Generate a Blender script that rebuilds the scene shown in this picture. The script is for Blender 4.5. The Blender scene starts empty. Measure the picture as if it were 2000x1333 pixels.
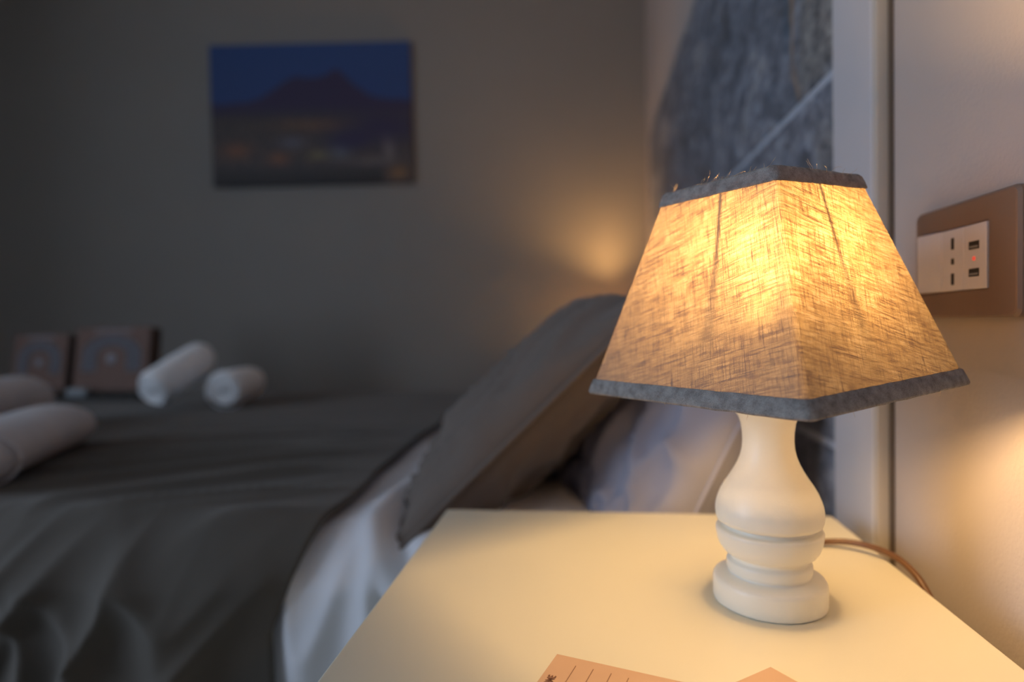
import bpy, bmesh, math, random
from mathutils import Vector, Matrix, noise
random.seed(7)
sc = bpy.context.scene
col = sc.collection

# ------------------------------------------------------------------ camera
F = 1200.0
EYE = Vector((0, 0, .78))
p_ = math.atan((666.5 - 633) / F); psi = math.atan(150 / F); roll = .02
hd = Vector((-math.sin(psi), math.cos(psi), 0))
fw = hd * math.cos(p_) + Vector((0, 0, -math.sin(p_)))
r0 = Vector((math.cos(psi), math.sin(psi), 0)); u0 = r0.cross(fw)
rt = r0 * math.cos(roll) - u0 * math.sin(roll); up = u0 * math.cos(roll) + r0 * math.sin(roll)
cd = bpy.data.cameras.new('camera'); cam = bpy.data.objects.new('camera', cd); col.objects.link(cam)
M = Matrix((rt, up, -fw)).transposed().to_4x4(); M.translation = EYE
cam.matrix_world = M
cd.sensor_width = 36; cd.lens = 36 * F / 2000; cd.clip_start = .01
cd.dof.use_dof = True; cd.dof.focus_distance = .385; cd.dof.aperture_fstop = 2.6
sc.camera = cam

# ------------------------------------------------------------------ world, light, exposure
w = bpy.data.worlds.new('world'); sc.world = w; w.use_nodes = True
w.node_tree.nodes['Background'].inputs[0].default_value = (.55, .7, 1, 1)
w.node_tree.nodes['Background'].inputs[1].default_value = .5
vs = sc.view_settings
vs.view_transform = 'Standard'; vs.look = 'None'; vs.exposure = 0; vs.gamma = 1; vs.use_curve_mapping = False
sc.cycles.use_denoising = True
sc.cycles.max_bounces = 8; sc.cycles.diffuse_bounces = 5; sc.cycles.transmission_bounces = 6
sc.cycles.caustics_reflective = False; sc.cycles.caustics_refractive = False
sc.cycles.sample_clamp_indirect = 6
# daylight coming through the window of the left wall
la = bpy.data.lights.new('window_daylight', 'AREA'); la.shape = 'RECTANGLE'; la.size = 1.9; la.size_y = 1.4
la.energy = 64; la.color = (.66, .80, 1.0)
lo = bpy.data.objects.new('window_daylight', la); col.objects.link(lo)
lo.location = (-3.22, -.90, 1.35); lo.rotation_euler = (0, -math.pi / 2, 0)
BULB_L = 270          # glow of the frosted bulbs
BULB_C = (1.0, .61, .25)

# ------------------------------------------------------------------ materials
def nodes(name):
    m = bpy.data.materials.new(name); m.use_nodes = True
    nt = m.node_tree; b = nt.nodes['Principled BSDF']
    return m, nt, b
def N(nt, t, **k):
    n = nt.nodes.new(t)
    for a, v in k.items():
        if a.startswith('i_'):
            n.inputs[int(a[2:]) if a[2:].isdigit() else a[2:]].default_value = v
        else: setattr(n, a, v)
    return n
def ramp(nt, stops, fac=None, interp='LINEAR'):
    n = nt.nodes.new('ShaderNodeValToRGB'); cr = n.color_ramp; cr.interpolation = interp
    while len(cr.elements) < len(stops): cr.elements.new(.5)
    for e, (p, c) in zip(cr.elements, stops):
        e.position = p; e.color = (*c, 1) if len(c) == 3 else c
    if fac is not None: nt.links.new(fac, n.inputs[0])
    return n
def noise_tex(nt, scale, detail=4, rough=.5, vec=None, dist=0):
    n = nt.nodes.new('ShaderNodeTexNoise'); n.inputs['Scale'].default_value = scale
    n.inputs['Detail'].default_value = detail; n.inputs['Roughness'].default_value = rough
    n.inputs['Distortion'].default_value = dist
    if vec is not None: nt.links.new(vec, n.inputs['Vector'])
    return n
def math_(nt, op, a, b=None, clamp=False):
    n = nt.nodes.new('ShaderNodeMath'); n.operation = op; n.use_clamp = clamp
    for i, v in ((0, a), (1, b)):
        if v is None: continue
        if isinstance(v, (int, float)): n.inputs[i].default_value = v
        else: nt.links.new(v, n.inputs[i])
    return n.outputs[0]
def mat(name, c, rough=.6, var=.04, scale=8, bump=0, bscale=200, sheen=0, metal=0, spec=.5, stretch=None, bdist=.002):
    m, nt, b = nodes(name)
    tc = N(nt, 'ShaderNodeTexCoord'); src = tc.outputs['Object']
    if stretch:
        mp = N(nt, 'ShaderNodeMapping'); mp.inputs['Scale'].default_value = stretch
        nt.links.new(src, mp.inputs[0]); src = mp.outputs[0]
    n = noise_tex(nt, scale, 4, .6, src)
    lo_ = tuple(max(0, x * (1 - var)) for x in c); hi = tuple(min(1, x * (1 + var)) for x in c)
    r = ramp(nt, [(.3, lo_), (.7, hi)], n.outputs['Fac'])
    nt.links.new(r.outputs[0], b.inputs['Base Color'])
    b.inputs['Roughness'].default_value = rough; b.inputs['Metallic'].default_value = metal
    b.inputs['Specular IOR Level'].default_value = spec
    if sheen:
        b.inputs['Sheen Weight'].default_value = sheen; b.inputs['Sheen Roughness'].default_value = .5
    if bump:
        n2 = noise_tex(nt, bscale, 3, .6, src)
        bp = N(nt, 'ShaderNodeBump'); bp.inputs['Strength'].default_value = bump; bp.inputs['Distance'].default_value = bdist
        nt.links.new(n2.outputs['Fac'], bp.inputs['Height']); nt.links.new(bp.outputs[0], b.inputs['Normal'])
    return m

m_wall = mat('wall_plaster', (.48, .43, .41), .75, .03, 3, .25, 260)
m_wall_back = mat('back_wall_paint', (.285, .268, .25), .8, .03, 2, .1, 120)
m_ceiling = mat('ceiling_paint', (.7, .7, .69), .9)
m_floor = mat('floor_tile', (.35, .31, .27), .4, .12, 5)
m_board = mat('white_board', (.58, .58, .62), .45, .02, 6)
m_edge = mat('board_edge_lamp_tint', (.52, .49, .45), .4, .03, 6)  # white board's end face, with the lamp's warmth put into its colour
m_gap = mat('gap_shade_tint', (.10, .075, .055), .8)  # dark colour painted in for the shade of the open gap
m_table = mat('white_lacquer', (.69, .665, .55), .38, .015, 5, .03, 900, spec=.4)
m_lampbase = mat('cream_lamp_paint', (.90, .88, .79), .36, .025, 14, .08, 500, spec=.45)
m_blanket = mat('taupe_blanket_cotton', (.074, .064, .053), .9, .10, 5, .3, 900, sheen=.15)
m_taupe = mat('taupe_pillowcase', (.135, .106, .09), .9, .08, 6, .3, 900, sheen=.15)
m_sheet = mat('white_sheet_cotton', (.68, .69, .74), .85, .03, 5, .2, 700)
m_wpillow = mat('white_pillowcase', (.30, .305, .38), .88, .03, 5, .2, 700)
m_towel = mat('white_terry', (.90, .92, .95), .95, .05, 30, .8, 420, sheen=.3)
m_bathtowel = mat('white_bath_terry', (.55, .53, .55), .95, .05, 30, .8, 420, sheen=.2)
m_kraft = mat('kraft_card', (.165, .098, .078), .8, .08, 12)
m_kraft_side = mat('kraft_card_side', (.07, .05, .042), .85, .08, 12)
m_print = mat('white_print', (.27, .26, .29), .8, .05, 20)
m_black = mat('black_plastic', (.015, .015, .015), .4)
m_soap = mat('wrapped_soap', (.26, .28, .30), .6)
m_plate = mat('brown_metallic_plate', (.24, .165, .125), .42, .03, 30, spec=.5, metal=.15)
m_module = mat('white_socket_plastic', (.72, .72, .80), .32, .01, 10)
m_hole = mat('dark_hole', (.02, .018, .016), .6)
m_cable = mat('brown_cable', (.13, .062, .028), .45, .05, 40)
m_card = mat('peach_card', (.52, .345, .235), .7, .03, 25)
m_ink = mat('brown_ink', (.13, .05, .03), .7)
m_wire = mat('steel_wire', (.6, .58, .55), .3, metal=1)
m_socket = mat('white_bakelite', (.7, .68, .64), .5)
m_wood = mat('bed_frame_wood', (.3, .22, .15), .5, .15, 10)
m_frame = mat('window_frame_paint', (.75, .75, .74), .4)
m_thread = mat('frayed_linen', (.62, .46, .30), .8)
m_led = bpy.data.materials.new('red_indicator_glow'); m_led.use_nodes = True
b = m_led.node_tree.nodes['Principled BSDF']; b.inputs['Base Color'].default_value = (.8, .1, .06, 1)
b.inputs['Emission Color'].default_value = (1, .10, .06, 1); b.inputs['Emission Strength'].default_value = .5
m_bulb, nt, b = nodes('frosted_bulb_glow')
b.inputs['Base Color'].default_value = (1, .9, .75, 1)
b.inputs['Emission Color'].default_value = (*BULB_C, 1); b.inputs['Emission Strength'].default_value = BULB_L

def linen_material():
    m, nt, b = nodes('lampshade_linen')
    L = nt.links
    uv = N(nt, 'ShaderNodeUVMap'); sp = N(nt, 'ShaderNodeSeparateXYZ')
    # gentle warp so that the yarns are not ruler straight
    wn = noise_tex(nt, 14, 3, .5, uv.outputs[0])
    wob = N(nt, 'ShaderNodeVectorMath', operation='SCALE'); wob.inputs['Scale'].default_value = .0028
    L.new(wn.outputs['Color'], wob.inputs[0])
    ad = N(nt, 'ShaderNodeVectorMath', operation='ADD'); L.new(uv.outputs[0], ad.inputs[0]); L.new(wob.outputs[0], ad.inputs[1])
    vec = ad.outputs[0]; L.new(vec, sp.inputs[0])
    U, V = sp.outputs[0], sp.outputs[1]
    def yarn(c, pitch):
        s = math_(nt, 'SINE', math_(nt, 'MULTIPLY', c, 2 * math.pi / pitch))
        return math_(nt, 'MULTIPLY_ADD', s, .5) if False else math_(nt, 'ADD', math_(nt, 'MULTIPLY', s, .5), .5)
    wu, wv = yarn(U, .00068), yarn(V, .00062)
    def st(sx, sy, scale, det=3, rough=.6):
        mp = N(nt, 'ShaderNodeMapping'); mp.inputs['Scale'].default_value = (sx, sy, 1); L.new(vec, mp.inputs[0])
        return noise_tex(nt, scale, det, rough, mp.outputs[0]).outputs['Fac']
    # slubs : long thin noise along each direction
    hs = st(70, 1500, 1, 3, .6)       # horizontal slubs (vary along v)
    vs_ = st(1500, 60, 1, 3, .6)      # vertical slubs
    hs2 = st(45, 560, 1, 4, .7); vs2 = st(640, 40, 1, 4, .7)
    hl = ramp(nt, [(.50, (0, 0, 0)), (.68, (1, 1, 1))], hs).outputs[0]
    vl = ramp(nt, [(.52, (0, 0, 0)), (.72, (1, 1, 1))], vs_).outputs[0]
    h2 = ramp(nt, [(.45, (0, 0, 0)), (.75, (1, 1, 1))], hs2).outputs[0]
    v2 = ramp(nt, [(.50, (0, 0, 0)), (.80, (1, 1, 1))], vs2).outputs[0]
    cl = ramp(nt, [(.35, (0, 0, 0)), (.70, (1, 1, 1))], st(40, 60, 1, 3, .6)).outputs[0]
    d = math_(nt, 'MULTIPLY', hl, .50)
    d = math_(nt, 'ADD', d, math_(nt, 'MULTIPLY', vl, .70))
    d = math_(nt, 'ADD', d, math_(nt, 'MULTIPLY', h2, .62))
    d = math_(nt, 'ADD', d, math_(nt, 'MULTIPLY', v2, .42))
    d = math_(nt, 'ADD', d, math_(nt, 'MULTIPLY', cl, .20))
    d = math_(nt, 'ADD', d, math_(nt, 'MULTIPLY', wu, .46))
    d = math_(nt, 'ADD', d, math_(nt, 'MULTIPLY', wv, .20))
    l1 = ramp(nt, [(.62, (0, 0, 0)), (.70, (1, 1, 1))], st(14, 900, 1, 2, .5)).outputs[0]
    l2 = ramp(nt, [(.62, (0, 0, 0)), (.70, (1, 1, 1))], st(1000, 14, 1, 2, .5)).outputs[0]
    d = math_(nt, 'ADD', d, math_(nt, 'MULTIPLY', math_(nt, 'ADD', l1, l2), .45))
    tr = ramp(nt, [(0, (.28, .24, .225)), (.28, (.158, .112, .050)), (.60, (.060, .034, .0145)), (1.0, (.020, .010, .006))],
              math_(nt, 'MULTIPLY', d, .62, True))
    nt.nodes.remove(b)
    out = [n for n in nt.nodes if n.type == 'OUTPUT_MATERIAL'][0]
    t = N(nt, 'ShaderNodeBsdfTranslucent'); L.new(tr.outputs[0], t.inputs[0])
    df = N(nt, 'ShaderNodeBsdfDiffuse'); df.inputs['Color'].default_value = (.42, .39, .35, 1)
    rf = N(nt, 'ShaderNodeBsdfRefraction'); rf.inputs['IOR'].default_value = 1.22; rf.inputs['Roughness'].default_value = 1.0; L.new(tr.outputs[0], rf.inputs['Color'])
    tm = N(nt, 'ShaderNodeMixShader'); tm.inputs[0].default_value = .13; L.new(t.outputs[0], tm.inputs[1]); L.new(rf.outputs[0], tm.inputs[2])
    mx = N(nt, 'ShaderNodeMixShader'); mx.inputs[0].default_value = .52
    L.new(df.outputs[0], mx.inputs[1]); L.new(tm.outputs[0], mx.inputs[2])
    bp = N(nt, 'ShaderNodeBump'); bp.inputs['Strength'].default_value = .4; bp.inputs['Distance'].default_value = .0004
    L.new(math_(nt, 'ADD', d, 0), bp.inputs['Height']); L.new(bp.outputs[0], df.inputs['Normal'])
    L.new(mx.outputs[0], out.inputs['Surface'])
    return m
m_linen = linen_material()

def band_material():
    m, nt, b = nodes('linen_binding_tape'); L = nt.links
    uv = N(nt, 'ShaderNodeTexCoord')
    n1 = noise_tex(nt, 2600, 2, .6, uv.outputs['Object']); n2 = noise_tex(nt, 150, 3, .6, uv.outputs['Object'])
    s = math_(nt, 'ADD', math_(nt, 'MULTIPLY', n1.outputs[0], .55), math_(nt, 'MULTIPLY', n2.outputs[0], .45))
    r = ramp(nt, [(.36, (.16, .15, .145)), (.50, (.30, .285, .275)), (.64, (.44, .42, .40))], s)
    nt.nodes.remove(b); out = [n for n in nt.nodes if n.type == 'OUTPUT_MATERIAL'][0]
    df = N(nt, 'ShaderNodeBsdfDiffuse'); L.new(r.outputs[0], df.inputs[0])
    t = N(nt, 'ShaderNodeBsdfTranslucent'); t.inputs[0].default_value = (.30, .13, .05, 1)
    mx = N(nt, 'ShaderNodeMixShader'); mx.inputs[0].default_value = .06
    bp = N(nt, 'ShaderNodeBump'); bp.inputs['Strength'].default_value = .6; bp.inputs['Distance'].default_value = .0004
    L.new(n1.outputs[0], bp.inputs['Height']); L.new(bp.outputs[0], df.inputs['Normal'])
    L.new(df.outputs[0], mx.inputs[1]); L.new(t.outputs[0], mx.inputs[2]); L.new(mx.outputs[0], out.inputs['Surface'])
    return m
m_band = band_material()

def stone_material():
    m, nt, b = nodes('blue_grey_stone_print'); L = nt.links
    tc = N(nt, 'ShaderNodeTexCoord'); sp = N(nt, 'ShaderNodeSeparateXYZ'); L.new(tc.outputs['Object'], sp.inputs[0])
    Y, Z = sp.outputs[1], sp.outputs[2]
    mp = N(nt, 'ShaderNodeMapping'); mp.inputs['Scale'].default_value = (1, .6, 1); mp.inputs['Rotation'].default_value = (.5, 0, 0); L.new(tc.outputs['Object'], mp.inputs[0])
    a = noise_tex(nt, 9, 9, .66, mp.outputs[0], .9)
    c = noise_tex(nt, 46, 6, .7, mp.outputs[0], .5)
    base = ramp(nt, [(.30, (.088, .095, .110)), (.46, (.135, .155, .195)), (.56, (.215, .235, .285)), (.72, (.36, .36, .37))], a.outputs[0])
    fine = ramp(nt, [(.36, (.42, .42, .43)), (.62, (1.5, 1.5, 1.5))], c.outputs[0])
    mul = N(nt, 'ShaderNodeMix', data_type='RGBA', blend_type='MULTIPLY'); mul.inputs[0].default_value = .9
    L.new(base.outputs[0], mul.inputs[6]); L.new(fine.outputs[0], mul.inputs[7])
    wob = noise_tex(nt, 9, 4, .6, tc.outputs['Object'])
    wv = math_(nt, 'MULTIPLY', math_(nt, 'SUBTRACT', wob.outputs[0], .5), .10)
    def band_(v, lo, hi, soft):
        return math_(nt, 'MULTIPLY', math_(nt, 'DIVIDE', math_(nt, 'SUBTRACT', v, lo), soft, True), math_(nt, 'DIVIDE', math_(nt, 'SUBTRACT', hi, v), soft, True), True)
    Yw = math_(nt, 'ADD', Y, wv)
    def mixin(prev, f, colr):
        mx = N(nt, 'ShaderNodeMix', data_type='RGBA'); L.new(f, mx.inputs[0]); L.new(prev, mx.inputs[6])
        if isinstance(colr, tuple): mx.inputs[7].default_value = (*colr, 1)
        else: L.new(colr, mx.inputs[7])
        return mx.outputs[2]
    def vein(prev, y0, z0, y1, z1, width, colr, amt):
        L_ = math.hypot(y1 - y0, z1 - z0); nx, nz = -(z1 - z0) / L_, (y1 - y0) / L_
        dd = math_(nt, 'ADD', math_(nt, 'MULTIPLY', math_(nt, 'SUBTRACT', Y, y0), nx), math_(nt, 'MULTIPLY', math_(nt, 'SUBTRACT', Z, z0), nz))
        dd = math_(nt, 'ABSOLUTE', math_(nt, 'ADD', dd, wv))
        f = math_(nt, 'MULTIPLY', math_(nt, 'SUBTRACT', 1, math_(nt, 'DIVIDE', dd, width), True), amt)
        f = math_(nt, 'MULTIPLY', f, band_(Z, min(z0, z1), max(z0, z1), .03))
        return mixin(prev, f, colr)
    o = mul.outputs[2]
    # greyer, rougher inclusion with an ochre rim beside the pilaster
    gr = ramp(nt, [(.38, (.085, .088, .095)), (.5, (.19, .19, .19)), (.64, (.37, .36, .34))], c.outputs[0])
    o = mixin(o, math_(nt, 'MULTIPLY', math_(nt, 'MULTIPLY', band_(Yw, .60, .885, .03), band_(Z, 1.06, 1.60, .03)), .85), gr.outputs[0])
    o = mixin(o, math_(nt, 'MULTIPLY', math_(nt, 'MULTIPLY', band_(Yw, .60, .83, .02), band_(Z, .80, 1.04, .05)), .6), gr.outputs[0])
    o = vein(o, .885, 1.60, .907, 1.12, .016, (.36, .25, .16), .75)
    o = vein(o, .907, 1.14, .852, 1.06, .014, (.36, .24, .15), .75)
    o = vein(o, .935, 1.60, .930, 1.14, .02, (.07, .13, .19), .7)
    o = vein(o, 1.05, .62, .86, .95, .012, (.28, .31, .36), .5)
    L.new(o, b.inputs['Base Color']); b.inputs['Roughness'].default_value = .55
    bp = N(nt, 'ShaderNodeBump'); bp.inputs['Strength'].default_value = .2; bp.inputs['Distance'].default_value = .002
    L.new(c.outputs[0], bp.inputs['Height']); L.new(bp.outputs[0], b.inputs['Normal'])
    return m
m_stone = stone_material()
m_bulb2 = m_bulb.copy(); m_bulb2.name = 'brighter_bulb_glow'; m_bulb2.node_tree.nodes['Principled BSDF'].inputs['Emission Strength'].default_value = BULB_L * 4.8; m_bulb2.node_tree.nodes['Principled BSDF'].inputs['Emission Color'].default_value = (1, .52, .17, 1)

m_photo, nt, b = nodes('printed_canvas')
ca = N(nt, 'ShaderNodeVertexColor'); ca.layer_name = 'paint'
nt.links.new(ca.outputs[0], b.inputs['Base Color']); b.inputs['Roughness'].default_value = .6

# ------------------------------------------------------------------ mesh helpers
def tag(o, label=None, cat=None, group=None, kind=None):
    if label: o['label'] = label
    if cat: o['category'] = cat
    if group: o['group'] = group
    if kind: o['kind'] = kind
    return o
def obj(name, bm, m, parent=None, smooth=True):
    me = bpy.data.meshes.new(name); bm.normal_update(); bm.to_mesh(me); bm.free()
    for mm in (m if isinstance(m, (list, tuple)) else [m]): me.materials.append(mm)
    if smooth:
        for p in me.polygons: p.use_smooth = True
    o = bpy.data.objects.new(name, me); col.objects.link(o)
    if parent: o.parent = parent
    return o
def empty(name, loc, rz=0, **k):
    o = bpy.data.objects.new(name, None); col.objects.link(o); o.location = loc; o.rotation_euler = (0, 0, rz)
    o.empty_display_size = .05
    return tag(o, **k)
def box(bm, x0, x1, y0, y1, z0, z1, bev=0, seg=2, mi=0, rot=None):
    r = bmesh.ops.create_cube(bm, size=1)
    vs = r['verts']
    c = Vector(((x0 + x1) / 2, (y0 + y1) / 2, (z0 + z1) / 2))
    for v in vs:
        v.co = Vector((v.co.x * (x1 - x0), v.co.y * (y1 - y0), v.co.z * (z1 - z0))) + c
    fs = list({f for v in vs for f in v.link_faces})
    for f in fs: f.material_index = mi
    if bev:
        es = list({e for v in vs for e in v.link_edges})
        bmesh.ops.bevel(bm, geom=es, offset=bev, segments=seg, affect='EDGES', profile=.5)
    return vs
def bx(name, d, m, parent=None, bev=0, seg=2):
    bm = bmesh.new(); box(bm, *d, bev=bev, seg=seg)
    o = obj(name, bm, m, parent, smooth=False)
    if bev:
        for p in o.data.polygons: p.use_smooth = True
        o.modifiers.new('wn', 'WEIGHTED_NORMAL').keep_sharp = True
    return o
def lathe(bm, prof, seg=64, c=(0, 0, 0)):
    rings = []
    for r, z in prof:
        if r < 1e-6: rings.append([bm.verts.new((c[0], c[1], c[2] + z))]); continue
        rings.append([bm.verts.new((c[0] + r * math.cos(2 * math.pi * i / seg), c[1] + r * math.sin(2 * math.pi * i / seg), c[2] + z)) for i in range(seg)])
    for a, b_ in zip(rings, rings[1:]):
        for i in range(seg):
            j = (i + 1) % seg
            if len(a) == 1: bm.faces.new((a[0], b_[i], b_[j])) if len(b_) > 1 else None
            elif len(b_) == 1: bm.faces.new((a[i], b_[0], a[j])) if False else bm.faces.new((a[i], a[j], b_[0]))
            else: bm.faces.new((a[i], a[j], b_[j], b_[i]))
def tube(bm, pts, r, seg=10, closed=False):
    pts = [Vector(p) for p in pts]; n = len(pts); rings = []
    ref = Vector((0, 0, 1))
    for i, p in enumerate(pts):
        a = pts[(i - 1) % n] if closed or i else pts[0]; c = pts[(i + 1) % n] if closed or i < n - 1 else pts[-1]
        t = (c - a).normalized()
        s = t.cross(ref)
        if s.length < .05: s = t.cross(Vector((1, 0, 0)))
        s.normalize(); q = s.cross(t)
        rr = r(i / (n - 1)) if callable(r) else r
        rings.append([bm.verts.new(p + s * rr * math.cos(2 * math.pi * k / seg) + q * rr * math.sin(2 * math.pi * k / seg)) for k in range(seg)])
    rng = range(n) if closed else range(n - 1)
    for i in rng:
        A, B = rings[i], rings[(i + 1) % n]
        for k in range(seg):
            l = (k + 1) % seg; bm.faces.new((A[k], A[l], B[l], B[k]))
    if not closed:
        bm.faces.new(rings[0][::-1]); bm.faces.new(rings[-1])
def spline(pts, n=8):
    pts = [Vector(p) for p in pts]; P = [pts[0]] + pts + [pts[-1]]; out = []
    for i in range(1, len(P) - 2):
        for k in range(n):
            t = k / n; a, b_, c, d = P[i - 1], P[i], P[i + 1], P[i + 2]
            out.append(.5 * ((2 * b_) + (-a + c) * t + (2 * a - 5 * b_ + 4 * c - d) * t * t + (-a + 3 * b_ - 3 * c + d) * t ** 3))
    out.append(pts[-1]); return out
def grid(bm, nu, nv, fn, uvfn=None):
    V = [[bm.verts.new(fn(i / nu, j / nv)) for j in range(nv + 1)] for i in range(nu + 1)]
    for i in range(nu):
        for j in range(nv): bm.faces.new((V[i][j], V[i + 1][j], V[i + 1][j + 1], V[i][j + 1]))
    return V
def struct(o): return tag(o, kind='structure')
def ns(x, y, z=0): return noise.noise(Vector((x, y, z)))

# ------------------------------------------------------------------ the room
XW, XB = .300, .2855
YS = .587                    # seam between the switch wall and the headboard pilaster
CY0 = 3.11; ANG = math.radians(6.6)
struct(bx('floor', (-3.6, .6, -2.1, 3.4, -.05, 0), m_floor))
struct(bx('ceiling', (-3.6, .6, -2.1, 3.4, 2.62, 2.67), m_ceiling))
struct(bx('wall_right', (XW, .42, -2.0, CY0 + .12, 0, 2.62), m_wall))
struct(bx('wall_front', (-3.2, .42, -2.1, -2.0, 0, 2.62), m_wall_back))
# back wall, not quite square to the bed wall
bm = bmesh.new(); Lw = 3.6
box(bm, -Lw, .2, 0, .12, 0, 2.62)
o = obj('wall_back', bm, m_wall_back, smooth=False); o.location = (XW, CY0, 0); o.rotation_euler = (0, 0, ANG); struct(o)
# left wall with its window opening
bm = bmesh.new()
WY0, WY1, WZ0, WZ1 = -1.5, -.1, .40, 2.30
box(bm, -3.20, -3.08, -2.0, WY0, 0, 2.62); box(bm, -3.20, -3.08, WY1, 2.8, 0, 2.62)
box(bm, -3.20, -3.08, WY0, WY1, 0, WZ0); box(bm, -3.20, -3.08, WY0, WY1, WZ1, 2.62)
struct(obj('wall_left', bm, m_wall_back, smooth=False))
win = empty('window_1', (-3.14, (WY0 + WY1) / 2, WZ0), kind='structure')
def winpart(name, y0, y1, z0, z1):
    o = bx(name, (-.02, .02, y0, y1, z0, z1), m_frame, win); return o
h = (WY1 - WY0) / 2; H_ = WZ1 - WZ0
winpart('frame_rail', -h, h, 0, .06); winpart('frame_rail', -h, h, H_ - .06, H_)
winpart('frame_stile', -h, -h + .06, .06, H_ - .06); winpart('frame_stile', h - .06, h, .06, H_ - .06); winpart('frame_mullion', -.02, .02, .06, H_ - .06)
struct(bx('baseboard_right', (XW - .012, XW, -2.0, .60, 0, .08), m_board))

# pilaster board beside the stone panel, its edge coloured warm for lamp light, a dark strip for gap shade
t1 = empty('trim_1', (XB, .71, 0), kind='structure')
def lb(name, d, m, parent, bev=0):
    L0 = parent.matrix_basis.translation
    return bx(name, (d[0] - L0.x, d[1] - L0.x, d[2] - L0.y, d[3] - L0.y, d[4] - L0.z, d[5] - L0.z), m, parent, bev)
lb('board_face', (XB, XW - .0005, 0.6644, 0.7628, 0, 2.615), m_board, t1, .0015)
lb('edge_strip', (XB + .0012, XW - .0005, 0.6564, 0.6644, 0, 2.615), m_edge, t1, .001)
lb('joint', (XW - .0022, XW - .0003, 0.6484, 0.6564, 0, 2.615), m_gap, t1)

# ------------------------------------------------------------------ stone-print headboard panel
hb = empty('headboard_panel', (XB, 1.8, 0), label='tall blue-grey stone headboard panel of long slabs on the wall behind the pillows', cat='headboard')
YA = .7633
m_joint = mat('pale_stone_joint', (.44, .48, .56), .8, .15, 60)
def on_wall(nm, d, m, bev=0):      # built in wall coordinates so that the stone pattern runs on from slab to slab
    bm = bmesh.new(); box(bm, *d, bev=bev)
    o = obj(nm, bm, m, hb, smooth=False); o.matrix_parent_inverse = Matrix.Translation(-Vector(hb.location)); return o
on_wall('backing', (XW - .004, XW - .0005, YA, 2.85, .30, 1.612), m_joint)
for z0, z1 in ((.30, .622), (.632, 1.061), (1.072, 1.612)):
    on_wall('stone_slab', (XB + .002, XW - .0045, YA, 2.85, z0, z1), m_stone, .0012)
for z0, z1 in ((.6222, .6318), (1.0612, 1.0718)):
    on_wall('joint', (XB + .0035, XW - .0045, YA, 2.85, z0, z1), m_joint)

# ------------------------------------------------------------------ canvas picture on the back wall
nb = Vector((math.cos(ANG), math.sin(ANG), 0))
def back(s, z, off=0):       # s = distance left of the corner
    return Vector((XW, CY0, 0)) - nb * s + Vector((0, 0, z)) + Vector((math.sin(ANG), -math.cos(ANG), 0)) * off
pc = empty('canvas_picture', back(1.6436, 1.8268, .013), ANG, label='unframed canvas print of a dark mountain and city lights at night, on the back wall', cat='picture')
PW, PH = 0.9840, 0.6862
def paint(u, v):
    def blob(cx, cy, sx, sy): return math.exp(-((u - cx) / sx) ** 2 - ((v - cy) / sy) ** 2)
    rid = .60 + .145 * math.exp(-((u - .42) / .13) ** 2) + .16 * math.exp(-((u - .635) / .115) ** 2) + .03 * math.exp(-((u - .63) / .03) ** 2) + .045 * math.exp(-((u - .55) / .4) ** 2) * 1.0 - .03
    rid += .008 * ns(u * 30, 3)
    sky = (.024, .062 + .02 * (v - .6), .21 + .05 * (v - .6))
    c = Vector(sky)
    if v < rid:
        c = Vector((.062, .045, .13))
        if v < .56:
            t = min(1, (.56 - v) / .10); c = c.lerp(Vector((.095, .082, .09)), t)
        sp_ = max(0, ns(u * 60, v * 90, 1)) ** 1.5
        city = min(1, max(0, (.52 - v) / .08)) * (1 if v > .13 else .3)
        dark = blob(.86, .40, .22, .12) + blob(.68, .30, .10, .06)
        c += Vector((.42, .26, .13)) * sp_ * city * (1 - min(1, dark)) * 1.2
        c += Vector((.14, .05, .0)) * blob(.50, .42, .16, .035) * (1 + ns(u * 50, v * 40))
        c += Vector((.22, .06, .0)) * (blob(.12, .25, .07, .05) + blob(.33, .19, .05, .04)) * (1.1 + ns(u * 60, v * 60))
        c += Vector((.10, .11, .17)) * blob(.40, .30, .06, .035)
        c += Vector((.20, .17, .05)) * blob(.53, .21, .05, .03)
        c += Vector((.09, .14, .20)) * blob(.64, .23, .05, .05)
        c += Vector((.22, .19, .19)) * (blob(.885, .24, .025, .07) + .5 * blob(.865, .32, .012, .05) + .5 * blob(.80, .16, .12, .03))
        c += Vector((.28, .12, .0)) * blob(.93, .07, .05, .05)
        c = c.lerp(Vector((.05, .035, .14)), min(1, dark) * .8)
        if v < .13: c *= .25 + .75 * (v / .13) if u < .85 else 1
    return [max(0, x) * (.62 if v < rid else 1) for x in c]
bm = bmesh.new(); lay = bm.verts.layers.float_color.new('paint')
V = grid(bm, 150, 104, lambda a, b_: Vector((PW * (a - .5), -.0131, PH * (b_ - .5))))
for i, r_ in enumerate(V):
    for j, v in enumerate(r_): v[lay] = (*paint(i / 150, j / 104), 1)
obj('printed_face', bm, m_photo, pc)
bx('stretched_edge', (-PW / 2, PW / 2, -.013, .012, -PH / 2, PH / 2), mat('dark_canvas_edge', (.05, .05, .09), .7), pc)

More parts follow.
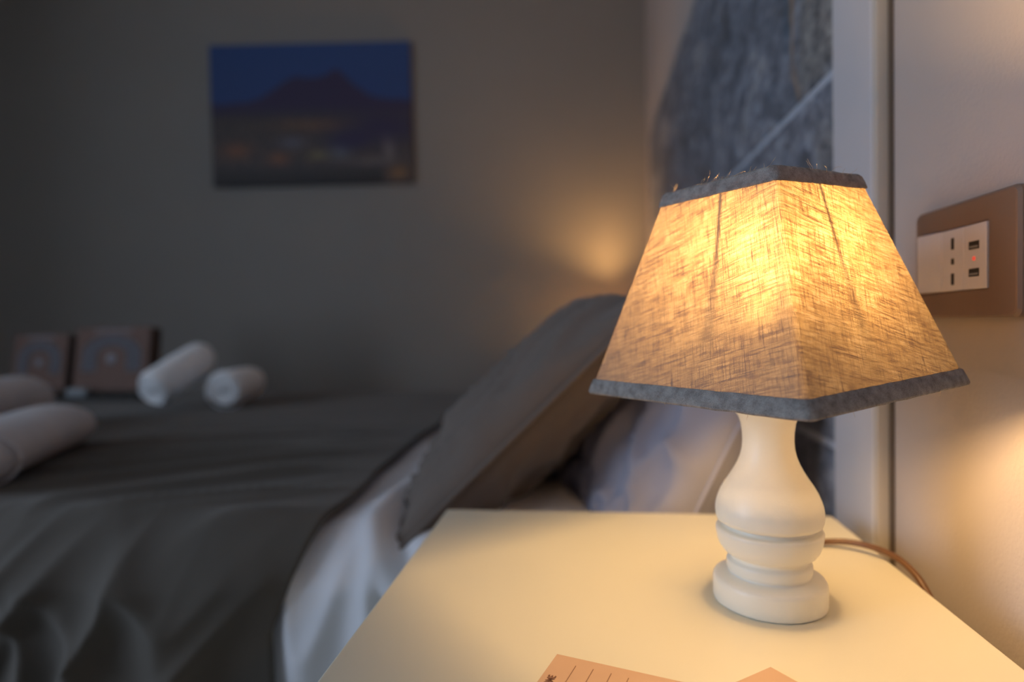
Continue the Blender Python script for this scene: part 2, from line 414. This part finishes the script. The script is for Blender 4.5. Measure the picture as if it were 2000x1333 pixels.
# ------------------------------------------------------------------ nightstands
def make_nightstand(loc, label):
    t = empty('nightstand', loc, label=label, cat='nightstand')
    W, D, Ht = .4165, .44, .57                  # x (depth of the carcass), y (width), height
    bx('top', (0, W, 0, D, Ht - .022, Ht), m_table, t, .0022, 3)
    bx('side_panel', (.012, W - .004, .004, .022, .06, Ht - .0225), m_table, t, .001)
    bx('side_panel', (.012, W - .004, D - .022, D - .004, .06, Ht - .0225), m_table, t, .001)
    bx('back_panel', (W - .014, W - .005, .0225, D - .0225, .07, Ht - .0225), m_table, t)
    bx('bottom_panel', (.012, W - .0145, .0225, D - .0225, .06, .078), m_table, t)
    for z0, z1 in ((.082, .312), (.318, Ht - .026)):
        d = bx('drawer', (.002, .34, .025, D - .025, z0, z1), m_table, t, .0015)
        bm = bmesh.new(); lathe(bm, [(0, 0), (.006, 0), (.006, .012), (.014, .018), (.014, .024), (0, .027)], 24)
        k = obj('knob', bm, m_lampbase, d); k.location = (.0022, D / 2, (z0 + z1) / 2); k.rotation_euler = (0, -math.pi / 2, 0)
    for x in (.03, W - .04):
        for y in (.03, D - .03):
            bm = bmesh.new(); lathe(bm, [(0, 0), (.013, 0), (.018, .06), (0, .06)], 20)
            l = obj('leg', bm, m_table, t); l.location = (x, y, 0)
    return t
make_nightstand((-.164, .2415, 0), 'white nightstand with a plain lacquered top under the lit lamp, nearest the camera')
make_nightstand((-.166, 2.50, 0), 'white nightstand in the far corner beyond the bed, hidden behind the pillows')

# ------------------------------------------------------------------ table lamp
SHY = .6726; STX, STY = .023, -.0341
SA, SB, SH = .1874, .0949, .149
SC = Vector((-.0008, .0004, .1584))
RS = (Matrix.Rotation(STX, 3, 'X') @ Matrix.Rotation(STY, 3, 'Y') @ Matrix.Rotation(SHY, 3, 'Z'))
BULB = Vector((0, 0, .263))
def sq_ring(a, rc, nc=4):
    """rounded square outline, side a, corner radius rc"""
    pts = []; h = a / 2 - rc
    for k, (sx, sy) in enumerate(((1, 1), (-1, 1), (-1, -1), (1, -1))):
        for i in range(nc + 1):
            t = math.pi / 2 * (k + i / nc)
            pts.append((sx * h + rc * math.cos(t), sy * h + rc * math.sin(t)))
    return pts
def densify(pts, n=10):
    out = []
    for i, p in enumerate(pts):
        q = pts[(i + 1) % len(pts)]; L_ = math.hypot(q[0] - p[0], q[1] - p[1]); k = max(1, int(L_ / .008))
        k = n if L_ > .03 else 1
        for j in range(k): out.append((p[0] + (q[0] - p[0]) * j / k, p[1] + (q[1] - p[1]) * j / k))
    return out
def shade_pt(px, py, z): return RS @ Vector((px, py, z)) + SC
def make_lamp(loc, label, rz=0, mb=None):
    t = empty('table_lamp', loc, rz, label=label, cat='lamp')
    # turned base
    raw = [(0, 0), (.0415, 0), (.0428, .0008), (.0431, .0022), (.0431, .0145), (.0427, .0166), (.0416, .0182), (.0395, .0191), (.0355, .0203), (.0325, .0209), (.0312, .0213),
           (.0308, .0222), (.0317, .0230), (.0323, .0246), (.0323, .0292), (.0316, .0310), (.0300, .0317), (.0292, .0325), (.0292, .0345), (.0300, .0352),
           (.0325, .0359), (.0352, .0376), (.0378, .0411), (.0396, .0460), (.0405, .0510), (.0406, .0534), (.0401, .0546), (.0388, .0551), (.0362, .0553),
           (.0345, .0557), (.0343, .0580), (.0350, .0588), (.0380, .0591), (.0396, .0600), (.0405, .0625), (.0409, .0660), (.0408, .0695), (.0402, .0725), (.0390, .0765), (.0368, .0815), (.0338, .0865),
           (.0303, .0915), (.0268, .0968), (.0238, .1020), (.0214, .1075), (.0199, .1135), (.0194, .1195), (.0197, .1260), (.0206, .1325), (.0224, .1375), (.0250, .1410), (.0268, .1430), (.0270, .1455), (.0255, .1475), (.0180, .1485), (0, .1485)]
    pts = [Vector((r, z, 0)) for r, z in raw]
    bm = bmesh.new(); lathe(bm, [(p.x * .925, p.y) for p in pts], 96)
    obj('turned_base', bm, m_lampbase, t)
    bm = bmesh.new(); lathe(bm, [(0, .148), (.0145, .148), (.0145, .160), (.0130, .163), (.0130, .204), (.0115, .208), (0, .208)], 40)
    sk = obj('bulb_socket', bm, m_socket, t)
    bm = bmesh.new(); lathe(bm, [(0, .2085), (.009, .2085), (.0095, .222), (.0135, .234), (.0168, .246), (.018, .256), (.0165, .267), (.012, .276), (.005, .281), (0, .282)], 32)
    obj('bulb', bm, mb or m_bulb, t)
    # fabric
    rings = []
    bm = bmesh.new(); uvl = bm.loops.layers.uv.new('UVMap')
    nz = 14; base_pts = densify(sq_ring(1.0, .035), 10)
    n = len(base_pts); P = []
    for k in range(nz + 1):
        f = k / nz; a = SA + (SB - SA) * f
        row = []
        for (x, y) in base_pts:
            # faces are stretched very slightly hollow between the corners
            m_ = min(abs(x), abs(y)); holl = 1 - .012 * (1 - (m_ / .5) ** 2) * math.sin(math.pi * f)
            row.append(bm.verts.new(shade_pt(x * a * holl, y * a * holl, f * SH)))
        P.append(row)
    per = [0]
    for i in range(n):
        p, q = base_pts[i], base_pts[(i + 1) % n]; per.append(per[-1] + math.hypot(q[0] - p[0], q[1] - p[1]))
    sl = math.hypot(SH, (SA - SB) / 2)
    for k in range(nz):
        for i in range(n):
            j = (i + 1) % n
            fc = bm.faces.new((P[k][i], P[k][j], P[k + 1][j], P[k + 1][i]))
            cx_ = (base_pts[i][0] + base_pts[j][0]) / 2; cy_ = (base_pts[i][1] + base_pts[j][1]) / 2
            al = math.atan2((SA - SB) / 2, sl)
            if abs(cx_) > abs(cy_): face_id = 1 if cx_ < 0 else 3
            else: face_id = 2 if cy_ < 0 else 0
            for lp, (ii, kk) in zip(fc.loops, ((i, k), (j, k), (j, k + 1), (i, k + 1))):
                a = SA + (SB - SA) * kk / nz; x, y = base_pts[ii]; q_ = kk / nz * sl
                # the warp runs parallel to the front corner, the weft square to it, on both sides of it
                p_loc = SA / 2 + (y if face_id in (1, 3) else x) * a
                U_ = p_loc * math.cos(al) - q_ * math.sin(al); V_ = p_loc * math.sin(al) + q_ * math.cos(al)
                lp[uvl].uv = ((-U_ if face_id in (1, 0) else U_) + (.7 if face_id in (0, 3) else 0), V_)
    shade = obj('lamp_shade', bm, m_linen, t)
    # binding tapes
    def band(z0, z1, nm, wob=0):
        bm = bmesh.new(); rows = []
        prof = [(z0 + .001, -.0010), (z0 - .0004, -.0006), (z0 - .0006, .0006), (z0 + .0010, .0016), ((z0 + z1) / 2, .0017), (z1 - .0008, .0014), (z1, .0004)]
        if wob < 0: prof = [(z0, .0004), (z0 + .0008, .0014), ((z0 + z1) / 2, .0017), (z1 - .001, .0016), (z1 + .0006, .0006), (z1 + .0004, -.0006), (z1 - .001, -.0010)]
        dp = densify(sq_ring(1.0, .035), 26)
        for (z, off) in prof:
            f = z / SH; a = SA + (SB - SA) * f; row = []
            for i, (x, y) in enumerate(dp):
                k = 1 + 2 * off / a
                jz = .0004 * ns(x * 14, y * 14, z * 3 + 7) + .0002 * ns(x * 60, y * 60, 2)
                ko = 1 + .0022 * ns(x * 25, y * 25, z * 200)
                row.append(bm.verts.new(shade_pt(x * a * k * ko, y * a * k * ko, z + jz)))
            rows.append(row)
        m_ = len(dp)
        for A, B in zip(rows, rows[1:]):
            for i in range(m_): j = (i + 1) % m_; bm.faces.new((A[i], A[j], B[j], B[i]))
        return obj(nm, bm, m_band, shade)
    tag(band(.0, .0108, 'bottom_binding'), 'grey linen binding tape')
    tag(band(SH - .0098, SH, 'top_binding', -1), 'grey linen binding tape')
    # folded tape end at the near bottom corner
    # wire frame : rings, corner struts and bulb clip
    bm = bmesh.new()
    for z, ins in ((.003, .0030), (SH - .003, .0030)):
        a = SA + (SB - SA) * z / SH - 2 * ins
        tube(bm, [shade_pt(x * a, y * a, z) for x, y in sq_ring(1.0, .04)], .0011, 8, True)
    for (ux, uy, off) in ((1, 0, .0), (-1, 0, .06), (0, 1, .0), (0, -1, .04)):
        tube(bm, spline([shade_pt(ux * (SA * .30) + uy * off * SA, uy * (SA * .30) + ux * off * SA, .045), shade_pt(ux * (SA * .305) + uy * off * SA, uy * (SA * .305) + ux * off * SA, SH * .62),
                         shade_pt(ux * (SB / 2 - .0042) + uy * off * SB, uy * (SB / 2 - .0042) + ux * off * SB, SH - .004)], 5), .0012, 8)
    obj('wire_frame', bm, m_wire, shade)
    bm = bmesh.new()
    topz = SH - .004; ah = (SB + (SA - SB) * .004 / SH) / 2 - .0035
    for k in range(2):
        a = math.pi * k + .35
        q = [Vector((.0145 * math.cos(a), .0145 * math.sin(a), .200)), Vector((.027 * math.cos(a), .027 * math.sin(a), .235)),
             Vector((.031 * math.cos(a), .031 * math.sin(a), .262)), Vector((.028 * math.cos(a), .028 * math.sin(a), .288)),
             shade_pt(0, 0, topz) + Vector((.0, .0, 0)) * 1]
        q[-1] = shade_pt((ah if k == 0 else -ah), 0, topz)
        tube(bm, spline(q, 6), .0011, 8)
    obj('shade_carrier', bm, m_wire, t)
    # frayed threads along the top tape and lower edge
    bm = bmesh.new(); rnd = random.Random(3)
    def hair(p, d, L_, curl):
        pts_ = [p]; dd = d.normalized()
        for i in range(6):
            dd = (dd + Vector((rnd.uniform(-1, 1), rnd.uniform(-1, 1), rnd.uniform(-1, 1))) * curl).normalized()
            pts_.append(pts_[-1] + dd * L_ / 6)
        tube(bm, pts_, lambda f: .00012 * (1 - .6 * f), 5)
    for i in range(46):
        s = rnd.uniform(-.47, .47)
        if rnd.random() < .8: x, y = -.5, s
        else: x, y = s, -.5
        a = SB + .0035
        dirv = RS @ Vector((.25, -.35 if x == -.5 else .1, 1)) + Vector((rnd.uniform(-.6, 1.4), rnd.uniform(-.3, .3), 0))
        hair(shade_pt(x * a, y * a, SH - rnd.uniform(0, .002)), dirv, rnd.uniform(.003, .0105), .45)
    for (x, y) in ((-.5, .05), (-.28, -.5), (.12, -.5), (.25, -.5), (-.5, -.3)):
        a = SA + .003; hair(shade_pt(x * a, y * a, 0), Vector((.3, .2, -1)), .004, .9)
    tag(obj('frayed_thread', bm, m_thread, shade), kind='stuff')
    return t
LX, LY = .1308, .4740
lamp = make_lamp((LX, LY, .5702), 'small lit table lamp with turned cream base and square linen shade, on the near nightstand')
lamp2 = make_lamp((.130, 2.83, .5702), 'second lit table lamp glowing on the back wall from behind the pillows', .1, m_bulb2)

bm = bmesh.new()
tube(bm, spline([(.132, .512, .5765), (.150, .552, .5740), (.178, .578, .5745), (.209, .5865, .5750), (.230, .580, .5775), (.2465, .560, .5785), (.2550, .536, .5760), (.2590, .512, .5650), (.2640, .490, .535), (.2700, .470, .48), (.2630, .45, .38), (.2630, .42, .12), (.2630, .38, .012)], 8), .0027, 12)
tag(obj('power_cable', bm, m_cable), 'thin brown lamp cable running over the right edge of the nightstand', 'cable')

# ------------------------------------------------------------------ wall socket plate
PX = XW
sw = empty('socket_plate', (PX, 0.5223, 0.8233), label='brown three-module wall plate with rocker switch, socket and two charging ports', cat='wall socket')
def rrect(y0, y1, z0, z1, r, n=6):
    out = []
    for k, (cy, cz) in enumerate(((y1 - r, z1 - r), (y0 + r, z1 - r), (y0 + r, z0 + r), (y1 - r, z0 + r))):
        for i in range(n + 1):
            t = math.pi / 2 * (k + i / n); out.append((cy + r * math.cos(t), cz + r * math.sin(t)))
    return out
# frame: outer rounded outline, inner opening
o_y0, o_y1, o_z0, o_z1 = -.061, .061, -.042, .042
i_y0, i_y1, i_z0, i_z1 = -.0295, .0525, -.0225, .0235
bm = bmesh.new(); nn = 6
loops = []
for (x, g, inn) in ((0, 0, 0), (-.0075, 0, 0), (-.0095, .0015, 0), (-.0098, .003, 0), (-.0088, 0, 1), (-.0078, -.0006, 1), (-.001, -.0006, 1)):
    if not inn: L_ = rrect(o_y0 + g, o_y1 - g, o_z0 + g, o_z1 - g, .006 - g * .4, nn)
    else: L_ = rrect(i_y0 - .0002 + g * -1 * 0 - (0 if g else .0012), i_y1 + (0 if g else .0012), i_z0 - (0 if g else .0012), i_z1 + (0 if g else .0012), .0022, nn)
    loops.append([bm.verts.new((x, a, b_)) for a, b_ in L_])
for A, B in zip(loops, loops[1:]):
    for i in range(len(A)): j = (i + 1) % len(A); bm.faces.new((A[i], A[j], B[j], B[i]))
bmesh.ops.recalc_face_normals(bm, faces=bm.faces)
o = obj('cover_frame', bm, m_plate, sw, smooth=False)
bx('mounting_bracket', (-.004, -.0005, i_y0 - .004, i_y1 + .004, i_z0 - .003, i_z1 + .003), m_black, sw)
mz0, mz1 = i_z0 + .0004, i_z1 - .0004
ya, yb, yc, yd = i_y0 + .0004, -.0035, .0232, i_y1 - .0004       # right (near) to left (far)
usb = bx('charging_module', (-.0095, -.0042, ya, yb, mz0, mz1), m_module, sw, .0006)
for z in (.0085, -.0105):
    bx('charging_port', (-.00975, -.0094, -.0215, -.0100, z - .0028, z + .0028), m_hole, usb)
    bx('port_tongue', (-.0099, -.0097, -.0205, -.0110, z - .0017, z - .0004), m_soap, usb)
bm = bmesh.new(); lathe(bm, [(0, 0), (.0015, 0), (.0015, .0004), (0, .0006)], 16)
k = obj('indicator_light', bm, m_led, usb); k.location = (-.0095, -.0158, -.0008); k.rotation_euler = (0, -math.pi / 2, 0); tag(k, 'red indicator light')
so = bx('socket_module', (-.0095, -.0042, yb + .0003, yc - .0003, mz0, mz1), m_module, sw, .0006)
for z, hh in ((.0125, .0042), (-.0005, .0022), (-.0135, .0042)):
    bx('pin_hole', (-.00975, -.0094, .0078, .0112, z - hh, z + hh), m_hole, so)
bm = bmesh.new()                                   # rocker, tilted out on its far side
vs8 = [(-.004, yc), (-.0098, yc), (-.0112, yc + .010), (-.0130, yd), (-.004, yd)]
for z in (mz0, mz1): pass
A = [bm.verts.new((x, y, mz0)) for x, y in vs8]; B = [bm.verts.new((x, y, mz1)) for x, y in vs8]
bm.faces.new(A); bm.faces.new(B[::-1])
for i in range(5): j = (i + 1) % 5; bm.faces.new((A[i], B[i], B[j], A[j]))
bmesh.ops.recalc_face_normals(bm, faces=bm.faces)
bmesh.ops.bevel(bm, geom=bm.edges[:], offset=.0006, segments=2, affect='EDGES')
obj('rocker_switch', bm, m_module, sw, smooth=False)

sw.scale = (1.085, 1.085, 1.085)

# ------------------------------------------------------------------ cards on the nightstand
def flat_card(name, corner, d1, L1, d2, L2, label, z=.5702, th=.0004):
    o = Vector((corner[0], corner[1], 0)); a = Vector((*d1, 0)).normalized(); b_ = Vector((*d2, 0)).normalized()
    e = empty(name, (corner[0], corner[1], z), math.atan2(a.y, a.x), label=label, cat='card')
    # local x along a, local y = perpendicular
    s = 1 if a.cross(b_).z > 0 else -1
    bm = bmesh.new(); box(bm, 0, L1, min(0, s * L2), max(0, s * L2), 0, th)
    obj('card_sheet', bm, m_card, e, smooth=False)
    return e, s
c1, s1 = flat_card('printed_card', (-.0231, .3830), (.0757, -.0244), .125, (-.0142, -.0325), .095,
                   'peach paper card with ruled lines and dark lettering on the nightstand front edge')
# ruled lines run along the short direction
la_ = Vector((.0757, -.0244, 0)).normalized(); lbv = Vector((-la_.y, la_.x, 0)) * s1
def in_card(x, y):
    d = Vector((x + .0231, y - .3830, 0)); return d.dot(la_), d.dot(Vector((-la_.y, la_.x, 0)))
for (x, y) in ((-.011, .3706), (-.0005, .3677), (.0101, .3642), (.0200, .3604), (.0300, .3571)):
    u_, v_ = in_card(x, y)
    v_end = s1 * .070
    bx('ruled_line', (u_ - .00022, u_ + .00022, min(v_, v_end), max(v_, v_end), .0004, .00045), m_ink, c1)
cu = bpy.data.curves.new('txt', 'FONT'); cu.body = 'NOME'; cu.size = .0065; cu.extrude = .00002; cu.align_x = 'RIGHT'; cu.offset = .00022
to = bpy.data.objects.new('txt', cu); col.objects.link(to)
bpy.context.view_layer.update()
me = bpy.data.meshes.new_from_object(to.evaluated_get(bpy.context.evaluated_depsgraph_get())); bpy.data.objects.remove(to)
me.materials.append(m_ink)
for v in me.vertices: v.co.x *= .8
tx = bpy.data.objects.new('lettering', me); col.objects.link(tx); tx.parent = c1
u_, v_ = in_card(-.0228, .3585); tx.location = (u_ + .0005, v_, .00046); tx.rotation_euler = (0, 0, math.pi / 2)
c2, s2 = flat_card('blank_card', (.1048, .3781), (.0102, -.0138), .090, (-.0289, -.0174), .125,
                   'plain peach paper card with one corner pointing at the lamp base', z=.5711)

# ------------------------------------------------------------------ bed
ZT = .53
Y0, Y1 = .712, 2.115
bed = empty('double_bed', (-.9, 1.4, 0), label='low double bed with the mattress pushed up to the stone headboard', cat='bed')
def lbed(name, d, m, bev=0, seg=4):
    return bx(name, (d[0] + .9, d[1] + .9, d[2] - 1.4, d[3] - 1.4, d[4], d[5]), m, bed, bev, seg)
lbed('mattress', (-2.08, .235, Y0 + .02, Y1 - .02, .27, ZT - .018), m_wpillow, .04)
lbed('bed_base', (-2.07, .225, Y0 + .03, Y1 - .03, .12, .268), m_wood, .005)
for x in (-2.0, .15):
    for y in (Y0 + .1, Y1 - .1):
        lbed('leg', (x - .03, x + .03, y - .03, y + .03, 0, .119), m_wood, .003)

def fold(d, r):             # d = cloth distance past the edge start; returns (forward, drop)
    if d <= 0: return 0, 0
    q = r * math.pi / 2
    if d < q: a = d / r; return r * math.sin(a), r * (1 - math.cos(a))
    return r, r + (d - q)
def cloth(name, x_head, x_foot, zt, m, label, cat, nu, nv, wr, foot=False, th=.006, r=.055, hang=.40, yo=0):
    """x_head(yfrac) edge line, cloth draped over the near and far bed edges"""
    ya_, yb_ = Y0 - yo, Y1 + yo
    flat = (yb_ - ya_) - 2 * r; span = flat + 2 * (hang + r * (math.pi / 2 - 1) + r)
    bm = bmesh.new()
    def fn(a, b_):
        s = b_ * span - (span - flat) / 2        # 0..flat on the top
        if s < 0: f, dz = fold(-s, r); y = ya_ + r - f
        elif s > flat: f, dz = fold(s - flat, r); y = yb_ - r + f
        else: y, dz = ya_ + r + s, 0
        t = min(1, max(0, s / flat))
        xh = x_head(t, dz); x = xh + (x_foot - xh) * a
        side = min(1, dz / r)
        h = wr(x, y, s, dz)
        em = min(1, a * 14); h = h * em + .012 * (1 - em)
        n_ = Vector((0, -1 if s < 0 else 1, 0)) * side + Vector((0, 0, 1)) * (1 - side)
        P = Vector((x, y, zt - dz)) + n_ * h
        return P
    grid(bm, nu, nv, fn)
    bmesh.ops.recalc_face_normals(bm, faces=bm.faces)
    o = obj(name, bm, m); md = o.modifiers.new('th', 'SOLIDIFY'); md.thickness = th; md.offset = -1
    return tag(o, label, cat)
def ridge(v): return (1 - min(1, abs(v) * 3.2)) ** 2
def wr_sheet(x, y, s, dz):
    side = min(1, dz / .06)
    h = .004 * ns(x * 9, y * 6, 3) + .004
    h += .008 * ridge(ns(x * 7 + y * 1.5, y * 2.2 - x, 5)) * (1 - side) * (.3 + .7 * (1 if y < 1.0 else .4))
    # vertical folds of the hanging side
    h += side * (.016 * ridge(ns(x * 11 + dz * 1.6, dz * 1.2, 8)) + .008 * ns(x * 22 + dz * 2, dz * 2, 2) + .005)
    # tuck crease running from the mattress corner down towards the nightstand
    d = (x + .30) - (dz * .75 + .0)
    if s < .2:
        h += .012 * math.exp(-((d - .02) / .018) ** 2) - .012 * math.exp(-((d - .055) / .014) ** 2)
    if s < 0 and x > -.22: h = min(h, .012)
    return h
def wr_blanket(x, y, s, dz):
    side = min(1, dz / .06)
    top = 1 - side
    q = (x * .80 + y * .42); p = (-x * .42 + y * .80)      # diagonal coordinates
    # pulled folds running diagonally on the top near the edge
    near = math.exp(-((y - .85) / .55) ** 2)
    h = .016 + .016 * ridge(ns(p * 9.5 + .6 * ns(q * 2, 1), q * 1.3, 2)) * near * top
    h += .006 * ridge(ns(p * 17, q * 2.0, 9)) * near * top
    h += .009 * ns(x * 1.6, y * 1.8, 4) * top
    h += side * (.024 * ridge(ns(x * 5.0 - dz * 3.0 + .5 * ns(dz * 4, x * 3), dz * 2.2 + x * 1.2, 7)) + .020 * ridge(ns(x * 9 + dz * 7, dz * 2.4, 12)) + .010 * ns(x * 7, dz * 6, 5) + .006)
    if s < 0: h += .02 * side * (1 - math.exp(-dz * 6))
    # rounded fullness of the head-end fold
    return h
cloth('white_sheet', lambda t, dz: .236, -.62, ZT - .008, m_sheet, 'white fitted sheet showing between the dark blanket and the pillows, hanging beside the nightstand', 'sheet', 130, 300, wr_sheet, hang=.43, th=.004)
def xh(t, dz):
    return -.335 - .065 * t - (.05 * min(1, dz / .12) if dz > 0 else 0) + .004 * math.sin(t * 26) - .015 * ns(t * 5, 2)
cloth('taupe_blanket', xh, -2.13, ZT + .002, m_blanket, 'dark taupe blanket spread over the bed with creased folds hanging at its side', 'blanket', 330, 330, wr_blanket, hang=.45, th=.007, yo=.012)

# ------------------------------------------------------------------ pillows
def pillow(name, C, ax_l, ax_h, L_, H_, T, m, label, seed=0, wr=.006, sag=0, cat='pillow', flange=.010):
    C = Vector(C); el = Vector(ax_l).normalized(); eh = Vector(ax_h).normalized()
    en = el.cross(eh).normalized(); eh = en.cross(el)
    bm = bmesh.new(); n1, n2 = 72, 56
    def pt(a, b_, sgn):
        u = 2 * a - 1; v = 2 * b_ - 1
        # edge concave between the corners
        w_ = 1 - .055 * (1 - u * u); l_ = 1 - .05 * (1 - v * v)
        th = T / 2 * (max(0, 1 - abs(u) ** 2.6) ** .52) * (max(0, 1 - abs(v) ** 2.4) ** .52)
        e = math.exp(-((1 - abs(u)) / .25) ** 2) + math.exp(-((1 - abs(v)) / .25) ** 2)
        h = th + wr * ns(u * 2.2 + seed, v * 2.2, sgn) * th / (T / 2)
        h += wr * 1.3 * ridge(ns(u * 5 + seed, v * 1.6 + seed, sgn * 3)) * min(1, th / (T / 4)) * .8
        h += wr * .9 * ns(u * 13 + seed, v * 3, 4) * math.exp(-((1 - abs(v)) / .3) ** 2) * min(1, th / (T / 5))
        p = C + el * (u * L_ / 2 * l_) + eh * (v * H_ / 2 * w_) + en * sgn * h
        p += en * sag * (u * u - .3)
        return p
    top = grid(bm, n1, n2, lambda a, b_: pt(a, b_, 1)); bot = grid(bm, n1, n2, lambda a, b_: pt(a, b_, -1))
    bmesh.ops.remove_doubles(bm, verts=bm.verts, dist=.0002); bmesh.ops.recalc_face_normals(bm, faces=bm.faces)
    t = empty(name, C - Vector((0, 0, C.z - ZT)), label=label, cat=cat)
    t_loc = C - Vector((0, 0, C.z - ZT))
    bmesh.ops.translate(bm, verts=bm.verts, vec=-t_loc)
    obj('pillowcase', bm, m, t)
    # piped seam
    bm = bmesh.new(); pts = []
    for i in range(40): pts.append(pt(i / 40, 0, 1))
    for i in range(30): pts.append(pt(1, i / 30, 1))
    for i in range(40): pts.append(pt(1 - i / 40, 1, 1))
    for i in range(30): pts.append(pt(0, 1 - i / 30, 1))
    tube(bm, [q - t_loc for q in pts], .0035, 8, True)
    obj('seam', bm, m, t)
    return t
pillow('taupe_pillow', (-.088, 1.10, .645), (0, 1, .0), (.72, 0, .69), .74, .47, .165, m_taupe,
       'dark taupe pillow leaning against the headboard, on the white sheet', 2.0, .017)
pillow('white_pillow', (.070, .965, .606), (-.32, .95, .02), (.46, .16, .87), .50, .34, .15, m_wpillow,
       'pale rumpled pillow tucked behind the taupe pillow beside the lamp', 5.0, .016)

# ------------------------------------------------------------------ rolled towels
def towel_roll(name, A, B, R, label, m, turns=3.2, phase=0, group=None, cat='towel', squash=1.0):
    A = Vector(A); B = Vector(B); ax = (B - A).normalized(); L_ = (B - A).length
    s = ax.cross(Vector((0, 0, 1))).normalized(); q = s.cross(ax)
    t = empty(name, A, label=label, cat=cat, group=group)
    bm = bmesh.new(); n = int(turns * 40); th = R / (turns + .6)
    def fn(a, b_):
        ang = phase + a * turns * 2 * math.pi; r = th * .35 + (R - th * .55) * a
        z = b_ * L_
        # rounded soft ends
        e = min(b_, 1 - b_) * L_; r2 = r - .010 * math.exp(-(e / .012)) * a
        r2 += .0025 * ns(ang * .8, z * 12, R * 50)
        off = .010 * ns(a * 3, 5 + b_ * .0) * (1 if b_ > .5 else -1)
        return ax * (z + off * 0 + .004 * math.sin(ang) * (2 * b_ - 1)) + s * r2 * math.cos(ang) + q * (r2 * math.sin(ang) * squash)
    grid(bm, n, 22, fn)
    o = obj('rolled_cloth', bm, m, t)
    md = o.modifiers.new('th', 'SOLIDIFY'); md.thickness = th * .86; md.offset = 0
    sb = o.modifiers.new('s', 'BEVEL'); sb.width = .003; sb.segments = 2; sb.limit_method = 'ANGLE'; sb.angle_limit = math.radians(50)
    # hem band near one end
    bm = bmesh.new()
    tube(bm, [ax * (L_ * .1) + s * (R - .001) * math.cos(k / 40 * 2 * math.pi) + q * (R - .001) * squash * math.sin(k / 40 * 2 * math.pi) for k in range(40)], .0025, 6, True)
    obj('woven_hem', bm, m, t)
    return t
zt = ZT + .018
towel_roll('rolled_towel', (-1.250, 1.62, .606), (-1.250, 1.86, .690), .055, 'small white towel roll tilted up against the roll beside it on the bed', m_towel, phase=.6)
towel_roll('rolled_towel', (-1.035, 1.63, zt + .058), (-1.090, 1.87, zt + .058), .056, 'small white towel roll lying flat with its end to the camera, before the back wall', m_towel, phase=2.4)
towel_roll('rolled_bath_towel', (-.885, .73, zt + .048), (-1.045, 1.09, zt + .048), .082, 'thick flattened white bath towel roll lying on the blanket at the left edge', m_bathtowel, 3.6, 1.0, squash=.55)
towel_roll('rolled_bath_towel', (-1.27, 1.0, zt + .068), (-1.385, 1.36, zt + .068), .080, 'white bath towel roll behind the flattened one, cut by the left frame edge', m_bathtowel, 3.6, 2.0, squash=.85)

# ------------------------------------------------------------------ welcome boxes and soaps on the bed
def gift_box(C, rz, lean, W, Hh, D, label, seed):
    t = empty('kraft_gift_box', C, rz, label=label, cat='box')
    t.rotation_euler = (lean, 0.0, rz)
    bx('box_body', (-W / 2, W / 2, 0, D, .0, Hh), m_kraft, t, .002)
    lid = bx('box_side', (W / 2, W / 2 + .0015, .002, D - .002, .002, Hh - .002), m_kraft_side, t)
    # white print : a broad arch with a round emblem inside
    bm = bmesh.new(); n = 28; ri, ro = W * .20, W * .40; base = Hh * .30; cz = Hh * .56
    outer, inner = [], []
    path = [(1, base)] + [(math.cos(math.pi * k / n), None, math.sin(math.pi * k / n)) for k in range(n + 1)] + [(-1, base)]
    for q in path:
        if len(q) == 2: outer.append((q[0] * ro, q[1])); inner.append((q[0] * ri, q[1]))
        else:
            sx = q[0]; sz = q[2]
            outer.append((sx * ro, cz + sz * Hh * .32)); inner.append((sx * ri, cz + sz * Hh * .15))
    O1 = [bm.verts.new((x, -.0012, z)) for x, z in outer]; I1 = [bm.verts.new((x, -.0012, z)) for x, z in inner]
    for i in range(len(O1) - 1): bm.faces.new((O1[i], O1[i + 1], I1[i + 1], I1[i]))
    bmesh.ops.solidify(bm, geom=bm.faces[:], thickness=.0008)
    obj('printed_arch', bm, m_print, t, smooth=False)
    bm = bmesh.new(); lathe(bm, [(0, 0), (W * .07, 0), (W * .07, .0008), (0, .0008)], 24)
    k = obj('printed_dot', bm, m_print, t); k.location = (0, -.0003, Hh * .50); k.rotation_euler = (math.pi / 2, 0, 0)
    bx('printed_line', (-W * .25, W * .25, -.0012, -.0002, Hh * .93, Hh * .96), m_print, t)
    return t
zb = ZT + .016
gift_box((-1.970, 1.97, zb + .028), -.03, -.16, .225, .205, .06, 'brown card box with a pale arch print, left of the pair on the bed', 1)
gift_box((-1.675, 1.96, zb + .028), .03, -.16, .280, .225, .06, 'brown card box with a pale arch print, nearer the towels, right of the pair', 2)
tr = bx('black_tray', (-2.13, -1.52, 1.90, 2.06, zb, zb + .010), m_black, bev=.003)
tag(tr, 'low black tray under the two brown card boxes on the bed', 'tray')
for x, lb_ in ((-1.925, 'small wrapped soap on the black tray before the left box'), (-1.765, 'small wrapped soap on the black tray before the right box')):
    s_ = bx('wrapped_soap', (x - .038, x + .038, 1.915, 1.945, zb + .0105, zb + .040), m_soap, bev=.006, seg=3)
    tag(s_, lb_, 'soap')
